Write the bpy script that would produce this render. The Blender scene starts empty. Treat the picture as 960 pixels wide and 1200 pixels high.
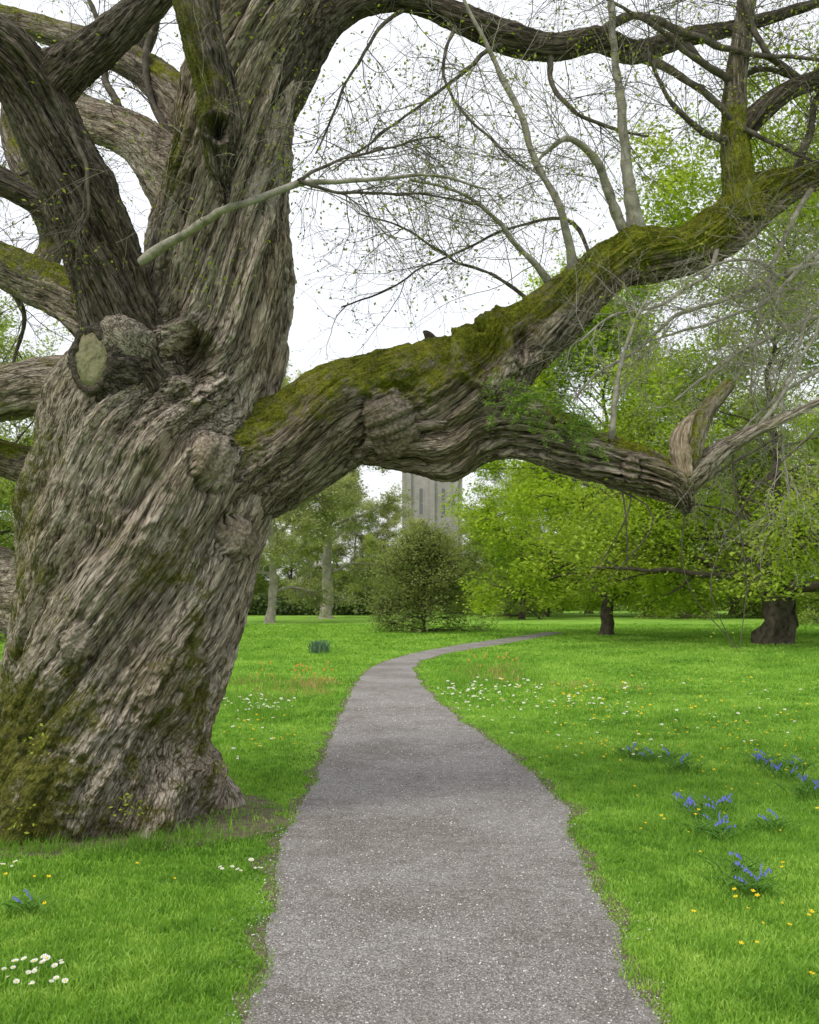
import bpy, math, numpy as np
from mathutils import Vector
rng=np.random.default_rng(7)
scene=bpy.context.scene
COL=scene.collection
CAMH=1.6
def W(x,y,D): return np.array([(x-480)*D/1200.0, D, CAMH-(y-700)*D/1200.0])
def G(x,y):
    D=CAMH*1200/(y-700.0); return np.array([(x-480)*D/1200.0, D, 0.0])
# ---------------------------------------------------------------- noise
_p=np.random.default_rng(3).permutation(256); PERM=np.concatenate([_p,_p]).astype(np.int64)
_g=np.random.default_rng(4).normal(size=(256,3)); GR=_g/np.linalg.norm(_g,axis=1,keepdims=True)
def pn(p):
    p=np.asarray(p,float); sh=p.shape[:-1]; p=p.reshape(-1,3)
    i=np.floor(p).astype(np.int64); f=p-i; u=f*f*f*(f*(f*6-15)+10); i&=255
    out=np.zeros(len(p))
    for dx in (0,1):
        wx=u[:,0] if dx else 1-u[:,0]
        for dy in (0,1):
            wy=u[:,1] if dy else 1-u[:,1]
            for dz in (0,1):
                wz=u[:,2] if dz else 1-u[:,2]
                h=PERM[(PERM[(PERM[(i[:,0]+dx)&255]+i[:,1]+dy)&255]+i[:,2]+dz)&255]
                g=GR[h]
                out+=wx*wy*wz*(g[:,0]*(f[:,0]-dx)+g[:,1]*(f[:,1]-dy)+g[:,2]*(f[:,2]-dz))
    return (out*1.6).reshape(sh)
def sm(a,b,x):
    t=np.clip((x-a)/(b-a),0,1); return t*t*(3-2*t)
def nrm(v): return v/np.maximum(np.linalg.norm(v,axis=-1,keepdims=True),1e-9)
# ---------------------------------------------------------------- mesh
def mk(name,V,F,mat,parent=None,attrs=None,smooth=True,midx=None,loc=None):
    V=np.asarray(V,float).reshape(-1,3)
    if loc is not None: V=V-np.asarray(loc)
    me=bpy.data.meshes.new(name)
    Fs=F if isinstance(F,list) else [F]
    Fs=[np.asarray(f,np.int64) for f in Fs if len(f)]
    li=np.concatenate([f.reshape(-1) for f in Fs]); tot=np.concatenate([np.full(len(f),f.shape[1]) for f in Fs])
    st=np.concatenate([[0],np.cumsum(tot)[:-1]])
    me.vertices.add(len(V)); me.vertices.foreach_set('co',V.astype(np.float32).ravel())
    me.loops.add(len(li)); me.loops.foreach_set('vertex_index',li.astype(np.int32))
    me.polygons.add(len(tot)); me.polygons.foreach_set('loop_start',st.astype(np.int32))
    me.polygons.foreach_set('use_smooth',np.full(len(tot),smooth))
    for m in (mat if isinstance(mat,list) else [mat]): me.materials.append(m)
    if midx is not None: me.polygons.foreach_set('material_index',np.asarray(midx,np.int32))
    me.update(calc_edges=True)
    for k,a in (attrs or {}).items():
        a=np.asarray(a,np.float32)
        if a.ndim==2:
            at=me.attributes.new(k,'FLOAT_VECTOR','POINT'); at.data.foreach_set('vector',a.ravel())
        else:
            at=me.attributes.new(k,'FLOAT','POINT'); at.data.foreach_set('value',a)
    ob=bpy.data.objects.new(name,me); COL.objects.link(ob)
    if loc is not None: ob.location=tuple(loc)
    if parent is not None:
        ob.parent=parent
        ob.location=Vector(ob.location)-Vector(parent.location)
    return ob
def tag(o,label=None,cat=None,kind=None,group=None):
    if label: o["label"]=label
    if cat: o["category"]=cat
    if kind: o["kind"]=kind
    if group: o["group"]=group
    return o
def empty(name,loc):
    e=bpy.data.objects.new(name,None); e.empty_display_size=.3; e.location=tuple(loc); COL.objects.link(e); return e
# ---------------------------------------------------------------- nodes
class N:
    def __init__(s,name):
        s.m=bpy.data.materials.new(name); s.m.use_nodes=True; s.t=s.m.node_tree; s.t.nodes.clear()
        s.out=s.t.nodes.new('ShaderNodeOutputMaterial')
    def n(s,ty,**k):
        o=s.t.nodes.new(ty)
        for a,b in k.items(): setattr(o,a,b)
        return o
    def l(s,a,b): s.t.links.new(a,b)
    def attr(s,n): return s.n('ShaderNodeAttribute',attribute_name=n)
    def obj(s): return s.n('ShaderNodeTexCoord').outputs['Object']
    def geo(s): return s.n('ShaderNodeNewGeometry').outputs['Position']
    def noise(s,vec,sc,det=4,rough=.6,dist=0.):
        o=s.n('ShaderNodeTexNoise'); o.inputs['Scale'].default_value=sc; o.inputs['Detail'].default_value=det
        o.inputs['Distortion'].default_value=dist
        o.inputs['Roughness'].default_value=rough; s.l(vec,o.inputs['Vector']); return o.outputs['Fac']
    def vor(s,vec,sc,feat='F1'):
        o=s.n('ShaderNodeTexVoronoi',feature=feat); o.inputs['Scale'].default_value=sc; s.l(vec,o.inputs['Vector']); return o
    def ramp(s,fac,stops):
        o=s.n('ShaderNodeValToRGB'); e=o.color_ramp.elements
        while len(e)<len(stops): e.new(.5)
        for i,(p,c) in enumerate(stops):
            e[i].position=p; e[i].color=(*c,1) if not isinstance(c,(int,float)) else (c,c,c,1)
        s.l(fac,o.inputs['Fac']); return o.outputs['Color']
    def mix(s,f,a,b,mode='MIX'):
        o=s.n('ShaderNodeMix',data_type='RGBA',blend_type=mode)
        for v,i in ((f,0),(a,6),(b,7)):
            if isinstance(v,(int,float)): o.inputs[i].default_value=v if i==0 else (v,v,v,1)
            elif isinstance(v,tuple): o.inputs[i].default_value=(*v,1)
            else: s.l(v,o.inputs[i])
        return o.outputs[2]
    def math(s,op,a,b=0.0,c=None):
        o=s.n('ShaderNodeMath',operation=op)
        for i,v in enumerate((a,b,c)):
            if v is None: continue
            if isinstance(v,(int,float)): o.inputs[i].default_value=v
            else: s.l(v,o.inputs[i])
        return o.outputs[0]
    def bump(s,h,st,dist,nr=None):
        o=s.n('ShaderNodeBump'); o.inputs['Strength'].default_value=st; o.inputs['Distance'].default_value=dist
        s.l(h,o.inputs['Height'])
        if nr is not None: s.l(nr,o.inputs['Normal'])
        return o.outputs['Normal']
    def pbr(s,col,rough=.85,nr=None,spec=.2):
        b=s.n('ShaderNodeBsdfPrincipled')
        if isinstance(col,tuple): b.inputs['Base Color'].default_value=(*col,1)
        else: s.l(col,b.inputs['Base Color'])
        b.inputs['Roughness'].default_value=rough; b.inputs['Specular IOR Level'].default_value=spec
        if nr is not None: s.l(nr,b.inputs['Normal'])
        s.l(b.outputs[0],s.out.inputs[0]); return b
def bark_mat(name,dark,mid,light,mossd=(.040,.042,.010),mossl=(.235,.24,.035)):
    s=N(name); bk=s.attr('bk').outputs['Vector']; fur=s.attr('fur').outputs['Fac']; moss=s.attr('moss').outputs['Fac']; kn=s.attr('knob').outputs['Fac']
    o=s.geo()
    def ridge(sc,k,d):
        r=s.math('ABSOLUTE',s.math('SUBTRACT',s.noise(bk,sc,3.0,.55,0.0),.5)); return s.math('MINIMUM',s.math('MULTIPLY',r,k),1.0)
    r1=ridge(27,18,0); r2=ridge(66,12,0)
    n1=s.noise(bk,120,4,.7); n2=s.noise(o,2.0,4); n3=s.noise(o,60,4,.7); n4=s.noise(o,16,4,.7)
    rr=s.math('ADD',s.math('MULTIPLY',r1,.62),s.math('MULTIPLY',r2,.38))
    vr=s.vor(o,42); rk=s.math('SUBTRACT',1.0,s.math('MULTIPLY',vr.outputs['Distance'],.9))
    rr=s.mix(kn,rr,rk)
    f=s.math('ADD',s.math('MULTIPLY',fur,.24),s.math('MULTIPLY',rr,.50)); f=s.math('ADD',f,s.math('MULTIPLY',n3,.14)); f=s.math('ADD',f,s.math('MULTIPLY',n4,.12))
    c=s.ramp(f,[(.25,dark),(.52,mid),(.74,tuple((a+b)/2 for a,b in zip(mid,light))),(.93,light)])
    c=s.mix(s.ramp(n2,[(.38,0.0),(.65,.6)]),c,s.mix(1.0,c,(.80,.70,.57),'MULTIPLY'))
    mf=s.math('ADD',moss,s.math('MULTIPLY_ADD',s.noise(o,5.0,7,.82),4.6,-2.3))
    mf=s.math('ADD',mf,s.math('MULTIPLY_ADD',rr,-.45,.22))
    mfac=s.ramp(mf,[(.38,0.0),(.95,.96)])
    mc=s.ramp(s.math('ADD',s.noise(o,7,6,.8),s.math('MULTIPLY_ADD',n3,.8,-.4)),[(.26,mossd),(.48,tuple((a+b)*.48 for a,b in zip(mossd,mossl))),(.66,mossl)])
    mc=s.mix(s.math('MULTIPLY_ADD',rr,-.45,.45),mc,mossd)
    c=s.mix(mfac,c,mc)
    h=s.math('ADD',s.math('MULTIPLY',rr,1.0),s.math('MULTIPLY',n1,.35))
    nr=s.bump(h,1.0,.018)
    nr=s.bump(s.math('MULTIPLY',n3,mfac),1.0,.03,nr)
    s.pbr(c,.92,nr,.12); return s.m
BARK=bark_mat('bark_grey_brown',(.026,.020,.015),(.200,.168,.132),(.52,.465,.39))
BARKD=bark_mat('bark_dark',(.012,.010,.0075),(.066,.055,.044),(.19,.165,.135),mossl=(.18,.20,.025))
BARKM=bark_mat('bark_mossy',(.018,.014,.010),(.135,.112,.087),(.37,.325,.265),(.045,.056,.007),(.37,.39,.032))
def simple_bark(name,a,b,sc=20):
    s=N(name); o=s.geo(); n=s.noise(o,sc,4); c=s.ramp(n,[(.3,a),(.7,b)])
    s.pbr(c,.9,s.bump(n,.5,.02),.15); return s.m
TWIG=simple_bark('twig_grey',(.15,.14,.11),(.42,.39,.33),14)
TWIGD=simple_bark('twig_dark',(.045,.038,.03),(.16,.14,.112),14)
def wood_cut():
    s=N('cut_wood'); o=s.obj(); d=s.n('ShaderNodeVectorMath',operation='LENGTH'); s.l(o,d.inputs[0])
    r=s.math('SINE',s.math('MULTIPLY_ADD',d.outputs['Value'],170,s.math('MULTIPLY',s.noise(o,9,4),14)))
    c=s.mix(s.math('MULTIPLY_ADD',r,.15,.4),(.31,.28,.18),(.18,.155,.095))
    c=s.mix(s.ramp(s.noise(o,9,6,.75),[(.44,0.0),(.62,.8)]),c,(.17,.18,.08))
    c=s.mix(s.ramp(s.noise(o,22,5,.75),[(.52,0.0),(.64,.8)]),c,(.06,.05,.035))
    s.pbr(c,.85,s.bump(s.noise(o,40,4),.6,.015)); return s.m
WOODCUT=wood_cut()
def leaf_mat(name,cols,trans=.45,rough=.6):
    s=N(name); t=s.attr('tone').outputs['Fac']
    c=s.ramp(t,[(i/(len(cols)-1),k) for i,k in enumerate(cols)])
    d=s.n('ShaderNodeBsdfPrincipled'); s.l(c,d.inputs['Base Color']); d.inputs['Roughness'].default_value=rough; d.inputs['Specular IOR Level'].default_value=.25
    tr=s.n('ShaderNodeBsdfTranslucent'); s.l(s.mix(1.0,c,(1.0,1.0,.6),'MULTIPLY'),tr.inputs['Color'])
    m=s.n('ShaderNodeMixShader'); m.inputs[0].default_value=trans; s.l(d.outputs[0],m.inputs[1]); s.l(tr.outputs[0],m.inputs[2]); s.l(m.outputs[0],s.out.inputs[0])
    return s.m
LF_BRIGHT=leaf_mat('leaf_spring_green',[(.19,.32,.02),(.40,.55,.04),(.60,.72,.09)],.5)
LF_SOFT=leaf_mat('leaf_spring_airy',[(.17,.26,.025),(.36,.47,.05),(.56,.65,.11)],.5)
LF_MID=leaf_mat('leaf_mid_green',[(.16,.23,.05),(.34,.43,.09),(.52,.60,.18)],.5)
LF_BROWN=leaf_mat('leaf_bud_olive',[(.22,.25,.10),(.40,.44,.19),(.58,.61,.31)],.5)
LF_DARK=leaf_mat('leaf_evergreen',[(.06,.10,.03),(.13,.18,.055),(.24,.29,.10)],.35)
LF_YEW=leaf_mat('leaf_bronze_shrub',[(.12,.16,.045),(.27,.33,.10),(.45,.50,.19)],.45)
LF_BUD=leaf_mat('leaf_new_bud',[(.14,.18,.02),(.28,.35,.03),(.40,.48,.06)],.4)
LF_CEDAR=leaf_mat('leaf_feathery',[(.13,.24,.035),(.25,.40,.07),(.38,.54,.13)],.45)
GRASSM=leaf_mat('grass_blade',[(.10,.235,.025),(.255,.48,.055),(.47,.67,.13)],.4,.5)
STRAW=leaf_mat('dry_stems',[(.28,.22,.07),(.46,.36,.12),(.55,.47,.22)],.3,.6)
BLUELEAF=leaf_mat('bluebell_leaf',[(.07,.2,.02),(.14,.32,.04),(.22,.42,.07)],.35,.4)
def flat(name,c,rough=.7,tr=0):
    s=N(name); o=s.geo(); n=s.noise(o,50,3)
    s.pbr(s.mix(n,tuple(x*.8 for x in c),tuple(min(1,x*1.15) for x in c)),rough); return s.m
WHITE=flat('petal_white',(.8,.8,.78)); YEL=flat('petal_yellow',(.85,.62,.02)); BLUE=flat('petal_blue',(.17,.18,.70)); ORANGE=flat('petal_orange',(.75,.40,.10)); STEM=flat('stem_green',(.12,.28,.04))
def ground_mat():
    s=N('lawn'); o=s.geo()
    a=s.noise(o,.35,5,.6); b=s.noise(o,2.2,7,.75); c3=s.noise(o,45,5,.75)
    f=s.math('ADD',s.math('MULTIPLY',a,.4),s.math('ADD',s.math('MULTIPLY',b,.35),s.math('MULTIPLY',c3,.25)))
    c=s.ramp(f,[(.38,(.085,.20,.024)),(.5,(.22,.42,.05)),(.62,(.41,.58,.11))])
    s.pbr(c,.95,s.bump(c3,.9,.05),.08); return s.m
def soil_mat():
    s=N('soil'); o=s.geo(); n=s.noise(o,14,7,.75)
    c=s.ramp(n,[(.35,(.07,.054,.038)),(.50,(.16,.125,.09)),(.58,(.14,.18,.05)),(.70,(.19,.34,.045))])
    s.pbr(c,.95,s.bump(s.noise(o,60,4),.8,.02)); return s.m
def gravel_mat():
    s=N('gravel_path'); o=s.geo()
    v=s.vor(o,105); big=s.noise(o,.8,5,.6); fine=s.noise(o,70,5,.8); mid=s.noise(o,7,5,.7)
    sep=s.n('ShaderNodeSeparateColor'); s.l(v.outputs['Color'],sep.inputs[0])
    c=s.ramp(sep.outputs[0],[(0.0,(.17,.155,.142)),(.45,(.36,.338,.315)),(.8,(.54,.512,.48)),(1.0,(.85,.81,.77))])
    c=s.mix(s.ramp(v.outputs['Distance'],[(.35,0.0),(.8,.75)]),c,(.09,.080,.07))
    c=s.mix(.4,c,s.ramp(fine,[(.3,(.12,.11,.10)),(.7,(.62,.585,.545))]))
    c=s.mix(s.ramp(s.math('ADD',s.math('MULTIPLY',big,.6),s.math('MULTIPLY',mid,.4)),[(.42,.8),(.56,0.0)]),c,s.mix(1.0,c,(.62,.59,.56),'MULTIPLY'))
    h=s.math('ADD',s.math('MULTIPLY',v.outputs['Distance'],-1.0),s.math('MULTIPLY',fine,.7))
    s.pbr(c,.9,s.bump(h,1.0,.012),.2); return s.m
# ---------------------------------------------------------------- world, sun, camera
w=bpy.data.worlds.new('World'); scene.world=w; w.use_nodes=True; nt=w.node_tree; nt.nodes.clear()
wo=nt.nodes.new('ShaderNodeOutputWorld'); bg=nt.nodes.new('ShaderNodeBackground'); bg2=nt.nodes.new('ShaderNodeBackground'); ad=nt.nodes.new('ShaderNodeAddShader')
sky=nt.nodes.new('ShaderNodeTexSky'); sky.sky_type='NISHITA'; sky.sun_disc=False
sky.air_density=1; sky.dust_density=4
nt.links.new(sky.outputs[0],bg.inputs[0]); bg.inputs[1].default_value=.05
tc=nt.nodes.new('ShaderNodeTexCoord'); cn=nt.nodes.new('ShaderNodeTexNoise'); cn.inputs['Scale'].default_value=1.6; cn.inputs['Detail'].default_value=5
cr=nt.nodes.new('ShaderNodeValToRGB'); cr.color_ramp.elements[0].color=(.86,.87,.91,1); cr.color_ramp.elements[0].position=.3; cr.color_ramp.elements[1].color=(1,1,1,1); cr.color_ramp.elements[1].position=.65
nt.links.new(tc.outputs['Generated'],cn.inputs['Vector']); nt.links.new(cn.outputs['Fac'],cr.inputs['Fac']); nt.links.new(cr.outputs[0],bg2.inputs[0]); bg2.inputs[1].default_value=1.05
nt.links.new(bg.outputs[0],ad.inputs[0]); nt.links.new(bg2.outputs[0],ad.inputs[1]); nt.links.new(ad.outputs[0],wo.inputs[0])
sd=bpy.data.lights.new('sun','SUN'); sd.energy=1.5; sd.angle=math.radians(12); sd.color=(1,.96,.9)
so=bpy.data.objects.new('sun',sd); COL.objects.link(so)
sv=Vector((.52,.52,-1.0)).normalized()
so.rotation_euler=sv.to_track_quat('-Z','Y').to_euler(); so.location=(0,0,30)
sky.sun_elevation=math.asin(-sv.z); sky.sun_rotation=math.atan2(-sv.x,-sv.y)
cd=bpy.data.cameras.new('camera'); cam=bpy.data.objects.new('camera',cd); COL.objects.link(cam); scene.camera=cam
cam.location=(0,0,CAMH); cam.rotation_euler=(math.radians(90),0,0); cd.sensor_fit='VERTICAL'; cd.sensor_height=36; cd.lens=36; cd.shift_y=100/1200; cd.clip_end=3000; cd.clip_start=.05
cd.dof.use_dof=True; cd.dof.focus_distance=7.2; cd.dof.aperture_fstop=5.0
scene.view_settings.view_transform='Standard'
try: scene.view_settings.look='None'
except Exception: pass
# ---------------------------------------------------------------- ground & path
tab=[(1200,290,765),(1150,303,740),(1100,318,716),(1050,325,700),(1000,325,682),(960,340,665),(920,368,640),(880,384,590),(850,394,548),(820,408,510),(800,418,492),(785,431,484),(775,452,492),(765,487,527),(755,543,590),(748,593,628),(742,632,658)]
pd=[];pl=[];pr=[]
for y,a,b in tab:
    D=1920/(y-700.); pd.append(D); pl.append((a-480)*D/1200); pr.append((b-480)*D/1200)
pd=[-8,1]+pd+[56]; pl=[-.6,-.6]+pl+[9.5]; pr=[.95,.95]+pr+[10.2]
pd=np.array(pd);pl=np.array(pl);pr=np.array(pr); PEND=47.0
def smooth_interp(D,xs,ys):
    a=0
    for k in (-1,-.5,0,.5,1): a=a+np.interp(D+k*.5,xs,ys)
    return a/5
def edges(D):
    D=np.asarray(D,float); z=np.zeros_like(D)
    nl=pn(np.stack([D*1.3,z+3.1,z],-1))*.06+pn(np.stack([D*6,z+7.1,z],-1))*.02+pn(np.stack([D*22,z+7.1,z],-1))*.010
    nr_=pn(np.stack([D*1.1,z+13.1,z],-1))*.08+pn(np.stack([D*6,z+17.1,z],-1))*.025+pn(np.stack([D*22,z+17.1,z],-1))*.012
    return smooth_interp(D,pd,pl)+nl, smooth_interp(D,pd,pr)+nr_
def strip(name,extra,z,mat,nx=10):
    Ds=np.concatenate([np.arange(-8,2,.5),np.arange(2,15,.02),np.arange(15,PEND,.2)])
    L,R=edges(Ds); zz=np.zeros_like(Ds)
    L=L-extra*np.clip(1+pn(np.stack([Ds*2.2,zz+33,zz],-1))*2,.1,3); R=R+extra*np.clip(1+pn(np.stack([Ds*2.0,zz+43,zz],-1))*2,.1,3)
    t=np.linspace(0,1,nx); X=L[:,None]*(1-t)+R[:,None]*t; Y=np.repeat(Ds[:,None],nx,1); Z=np.full_like(X,z)
    V=np.stack([X,Y,Z],-1); n=len(Ds); i=np.arange(n-1)[:,None]*nx+np.arange(nx-1)[None]; i=i.ravel()
    return mk(name,V,np.stack([i,i+1,i+nx+1,i+nx],-1),mat)
g=mk('ground',[(-900,-200,0),(900,-200,0),(900,1500,0),(-900,1500,0)],np.array([[0,1,2,3]]),ground_mat()); tag(g,'bright green lawn of the park','lawn','structure')
SOIL=soil_mat()
o=strip('path_verge',.07,.004,SOIL); tag(o,'bare brown soil edge along the gravel path','soil','structure')
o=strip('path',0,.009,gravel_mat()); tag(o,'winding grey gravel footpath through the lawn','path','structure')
TB=np.array([(118-480)*7.5/1200,7.5,0.0])
def earth_r(th):
    return 1.20+.30*np.exp(-((((th+.35+np.pi)%(2*np.pi))-np.pi)/.42)**2)+.2*pn(np.stack([np.cos(th)*1.5,np.sin(th)*1.5,th*0+5],-1))+.07*pn(np.stack([np.cos(th)*7,np.sin(th)*7,th*0+5],-1))
th=np.linspace(0,2*np.pi,129)[:-1]; rr=earth_r(th)
V=np.concatenate([[TB],np.stack([TB[0]+rr*np.cos(th),TB[1]+rr*np.sin(th),th*0],-1)]); V[:,2]=.006
i=np.arange(128); o=mk('bare_earth',V,np.stack([i*0,1+i,1+(i+1)%128],-1),SOIL); tag(o,'bare brown earth around the old trunk','soil','structure')
def scatter(n,d0,d1,a=.46):
    D=d0*(d1/d0)**rng.random(n); return D*rng.uniform(-a,a,n),D
X,Y=scatter(130000,3.2,17,.5); L,R=edges(Y); e_=rng.exponential(.06,len(X)); ok=(X>L-e_)&(X<R+e_); X=X[ok];Y=Y[ok]; n=len(X)
sz=(.0022+.004*rng.random(n)**3)*np.sqrt(Y/4)
oc=np.array([(1,0,0),(0,1,0),(-1,0,0),(0,-1,0),(0,0,.7),(0,0,-.4)],float); of=np.array([(0,1,4),(1,2,4),(2,3,4),(3,0,4)])
an=rng.random(n)*6.28; ca,sa=np.cos(an),np.sin(an); asp=rng.uniform(.6,1,n)
Vx=oc[None,:,0]*sz[:,None]; Vy=oc[None,:,1]*(sz*asp)[:,None]
V=np.stack([X[:,None]+Vx*ca[:,None]-Vy*sa[:,None],Y[:,None]+Vx*sa[:,None]+Vy*ca[:,None],.0105+oc[None,:,2]*sz[:,None]+0*Vx],-1)
F=(np.arange(n)[:,None,None]*6+of[None]).reshape(-1,3)
s=N('pebble'); t=s.attr('tone').outputs['Fac']; s.pbr(s.ramp(t,[(0,(.13,.118,.105)),(.5,(.35,.33,.31)),(.85,(.54,.515,.49)),(1,(.85,.82,.78))]),.85)
o=mk('gravel',V,F,s.m,attrs={'tone':np.repeat(rng.random(n),6)},smooth=False); tag(o,'loose grey and pinkish gravel stones on path','gravel','stuff')
def blades(X,Y,h,wd,tone):
    n=len(X); a=rng.random(n)*6.28; b=rng.random(n)*6.28; ln=rng.uniform(.1,.85,n)*h
    base=np.stack([X,Y,np.zeros(n)],-1); side=np.stack([np.cos(a),np.sin(a),a*0],-1)*wd[:,None]
    tip=base+np.stack([np.cos(b)*ln,np.sin(b)*ln,h*rng.uniform(.7,1,n)],-1)
    midp=base+np.stack([np.cos(b)*ln*.3,np.sin(b)*ln*.3,h*.55],-1)
    V=np.stack([base-side,base+side,midp+side*.8,midp-side*.8,tip],1).reshape(-1,3)
    i=np.arange(n)*5
    return V,[np.stack([i,i+1,i+2,i+3],-1),np.stack([i+3,i+2,i+4],-1)],np.repeat(tone,5)
n=520000
X,Y=scatter(n,3.1,60,.5)
L,R=edges(Y); P0=np.stack([X,Y,0*X],-1)
dist=np.where(X<(L+R)/2,L-X,X-R)
dist=np.where(Y>PEND,9.,dist)
keep=(dist>-.03)&((dist>.03+.12*pn(P0*2.2))|(rng.random(n)<.5))
rt=np.hypot(X-TB[0],Y-TB[1]); er=earth_r(np.arctan2(Y-TB[1],X-TB[0]))
keep&=(rt>er-.08+.15*pn(P0*5))|(rng.random(n)<.16)
X,Y,P0,dist=X[keep],Y[keep],P0[keep],dist[keep]; n=len(X)
pt=pn(P0*.5)+.8*pn(P0*2.1+9)+.8*pn(P0*6)
h=(.016+.017*rng.random(n)+.045*np.clip(pn(P0*1.3+20)+.5*pn(P0*5+2),0,1))*(1+.025*Y); h*=1-.4*sm(.5,0,dist)
tone=np.clip(.45+.36*pt+rng.normal(0,.17,n)+.08*sm(10,40,Y),0,1)
V,F,t=blades(X,Y,h,.00075*np.sqrt(Y*4)*np.maximum(1,Y/9)**.6,tone)
o=mk('grass',V,F,GRASSM,attrs={'tone':t},smooth=False); tag(o,'short fresh spring grass','grass','stuff')
def tufts(cx,cy,r,n,h):
    a=rng.random(n)*6.28; q=r*np.sqrt(rng.random(n)); return np.stack([cx+q*np.cos(a),cy+q*np.sin(a),np.full(n,h)],-1)
T=[]
for k in range(60):
    a=rng.uniform(-2.8,-.6); T.append(tufts(TB[0]+1.08*math.cos(a),TB[1]+1.05*math.sin(a),.12,40,rng.uniform(.05,.16)))
def inpath(p,m=.03):
    l,r_=edges(np.array([p[1]])); return l[0]-m<p[0]<r_[0]+m
def patches(spec,r=.25,per=50):
    out=[]
    for (x0,x1,y0,y1,c,h_) in spec:
        for k in range(c):
            p=G(rng.uniform(x0,x1),rng.uniform(y0,y1))
            if inpath(p,.25) : continue
            out.append(tufts(p[0],p[1],r,per,h_*rng.uniform(.6,1.2)))
    return out
T=np.concatenate(T+patches([(262,345,795,845,60,.2),(505,640,775,805,70,.2),(880,960,760,800,20,.2),(640,960,790,1000,130,.12),(290,400,740,775,25,.2)])+patches([(640,960,960,1200,90,.085),(0,290,1010,1200,90,.085)],.1,30))
nT=len(T)
V,F,t=blades(T[:,0],T[:,1],T[:,2]*rng.uniform(.5,1.1,nT),.0014*np.maximum(1,T[:,1]/7),np.clip(rng.normal(.3,.2,nT),0,1))
o=mk('tall_grass',V,F,GRASSM,attrs={'tone':t},smooth=False); tag(o,'taller rough grass tufts','grass','stuff')
T=np.concatenate(patches([(335,395,797,818,24,.2),(275,330,795,830,12,.17),(545,610,782,800,20,.2),(640,760,800,815,8,.15)],.3,16)); nT=len(T)
V,F,t=blades(T[:,0],T[:,1],T[:,2]*rng.uniform(.5,1.1,nT),.0024*np.maximum(1,T[:,1]/7),np.clip(rng.normal(.5,.2,nT),0,1))
o=mk('dry_stems',V,F,STRAW,attrs={'tone':t},smooth=False); tag(o,'dry orange tinted stems in the rough grass','grass','stuff')
# ---------------------------------------------------------------- limbs
def catmull(C,step):
    C=np.asarray(C,float); Cp=np.vstack([2*C[0]-C[1],C,2*C[-1]-C[-2]]); out=[]
    for i in range(1,len(Cp)-2):
        t=np.linspace(0,1,40,endpoint=False)[:,None]; a,b,c,d=Cp[i-1:i+3]
        out.append(.5*((2*b)+(-a+c)*t+(2*a-5*b+4*c-d)*t*t+(-a+3*b-3*c+d)*t**3))
    out=np.vstack(out+[Cp[-2][None]])
    s=np.concatenate([[0],np.cumsum(np.linalg.norm(np.diff(out[:,:3],axis=0),axis=1))])
    m=max(4,int(s[-1]/step)+1); q=np.linspace(0,s[-1],m)
    return np.stack([np.interp(q,s,out[:,j]) for j in range(out.shape[1])],-1),q
def conv(ctrl):
    return [np.append(W(x,y,D),r*D/1200) for x,y,D,r in ctrl]
SKEL=[]
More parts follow.
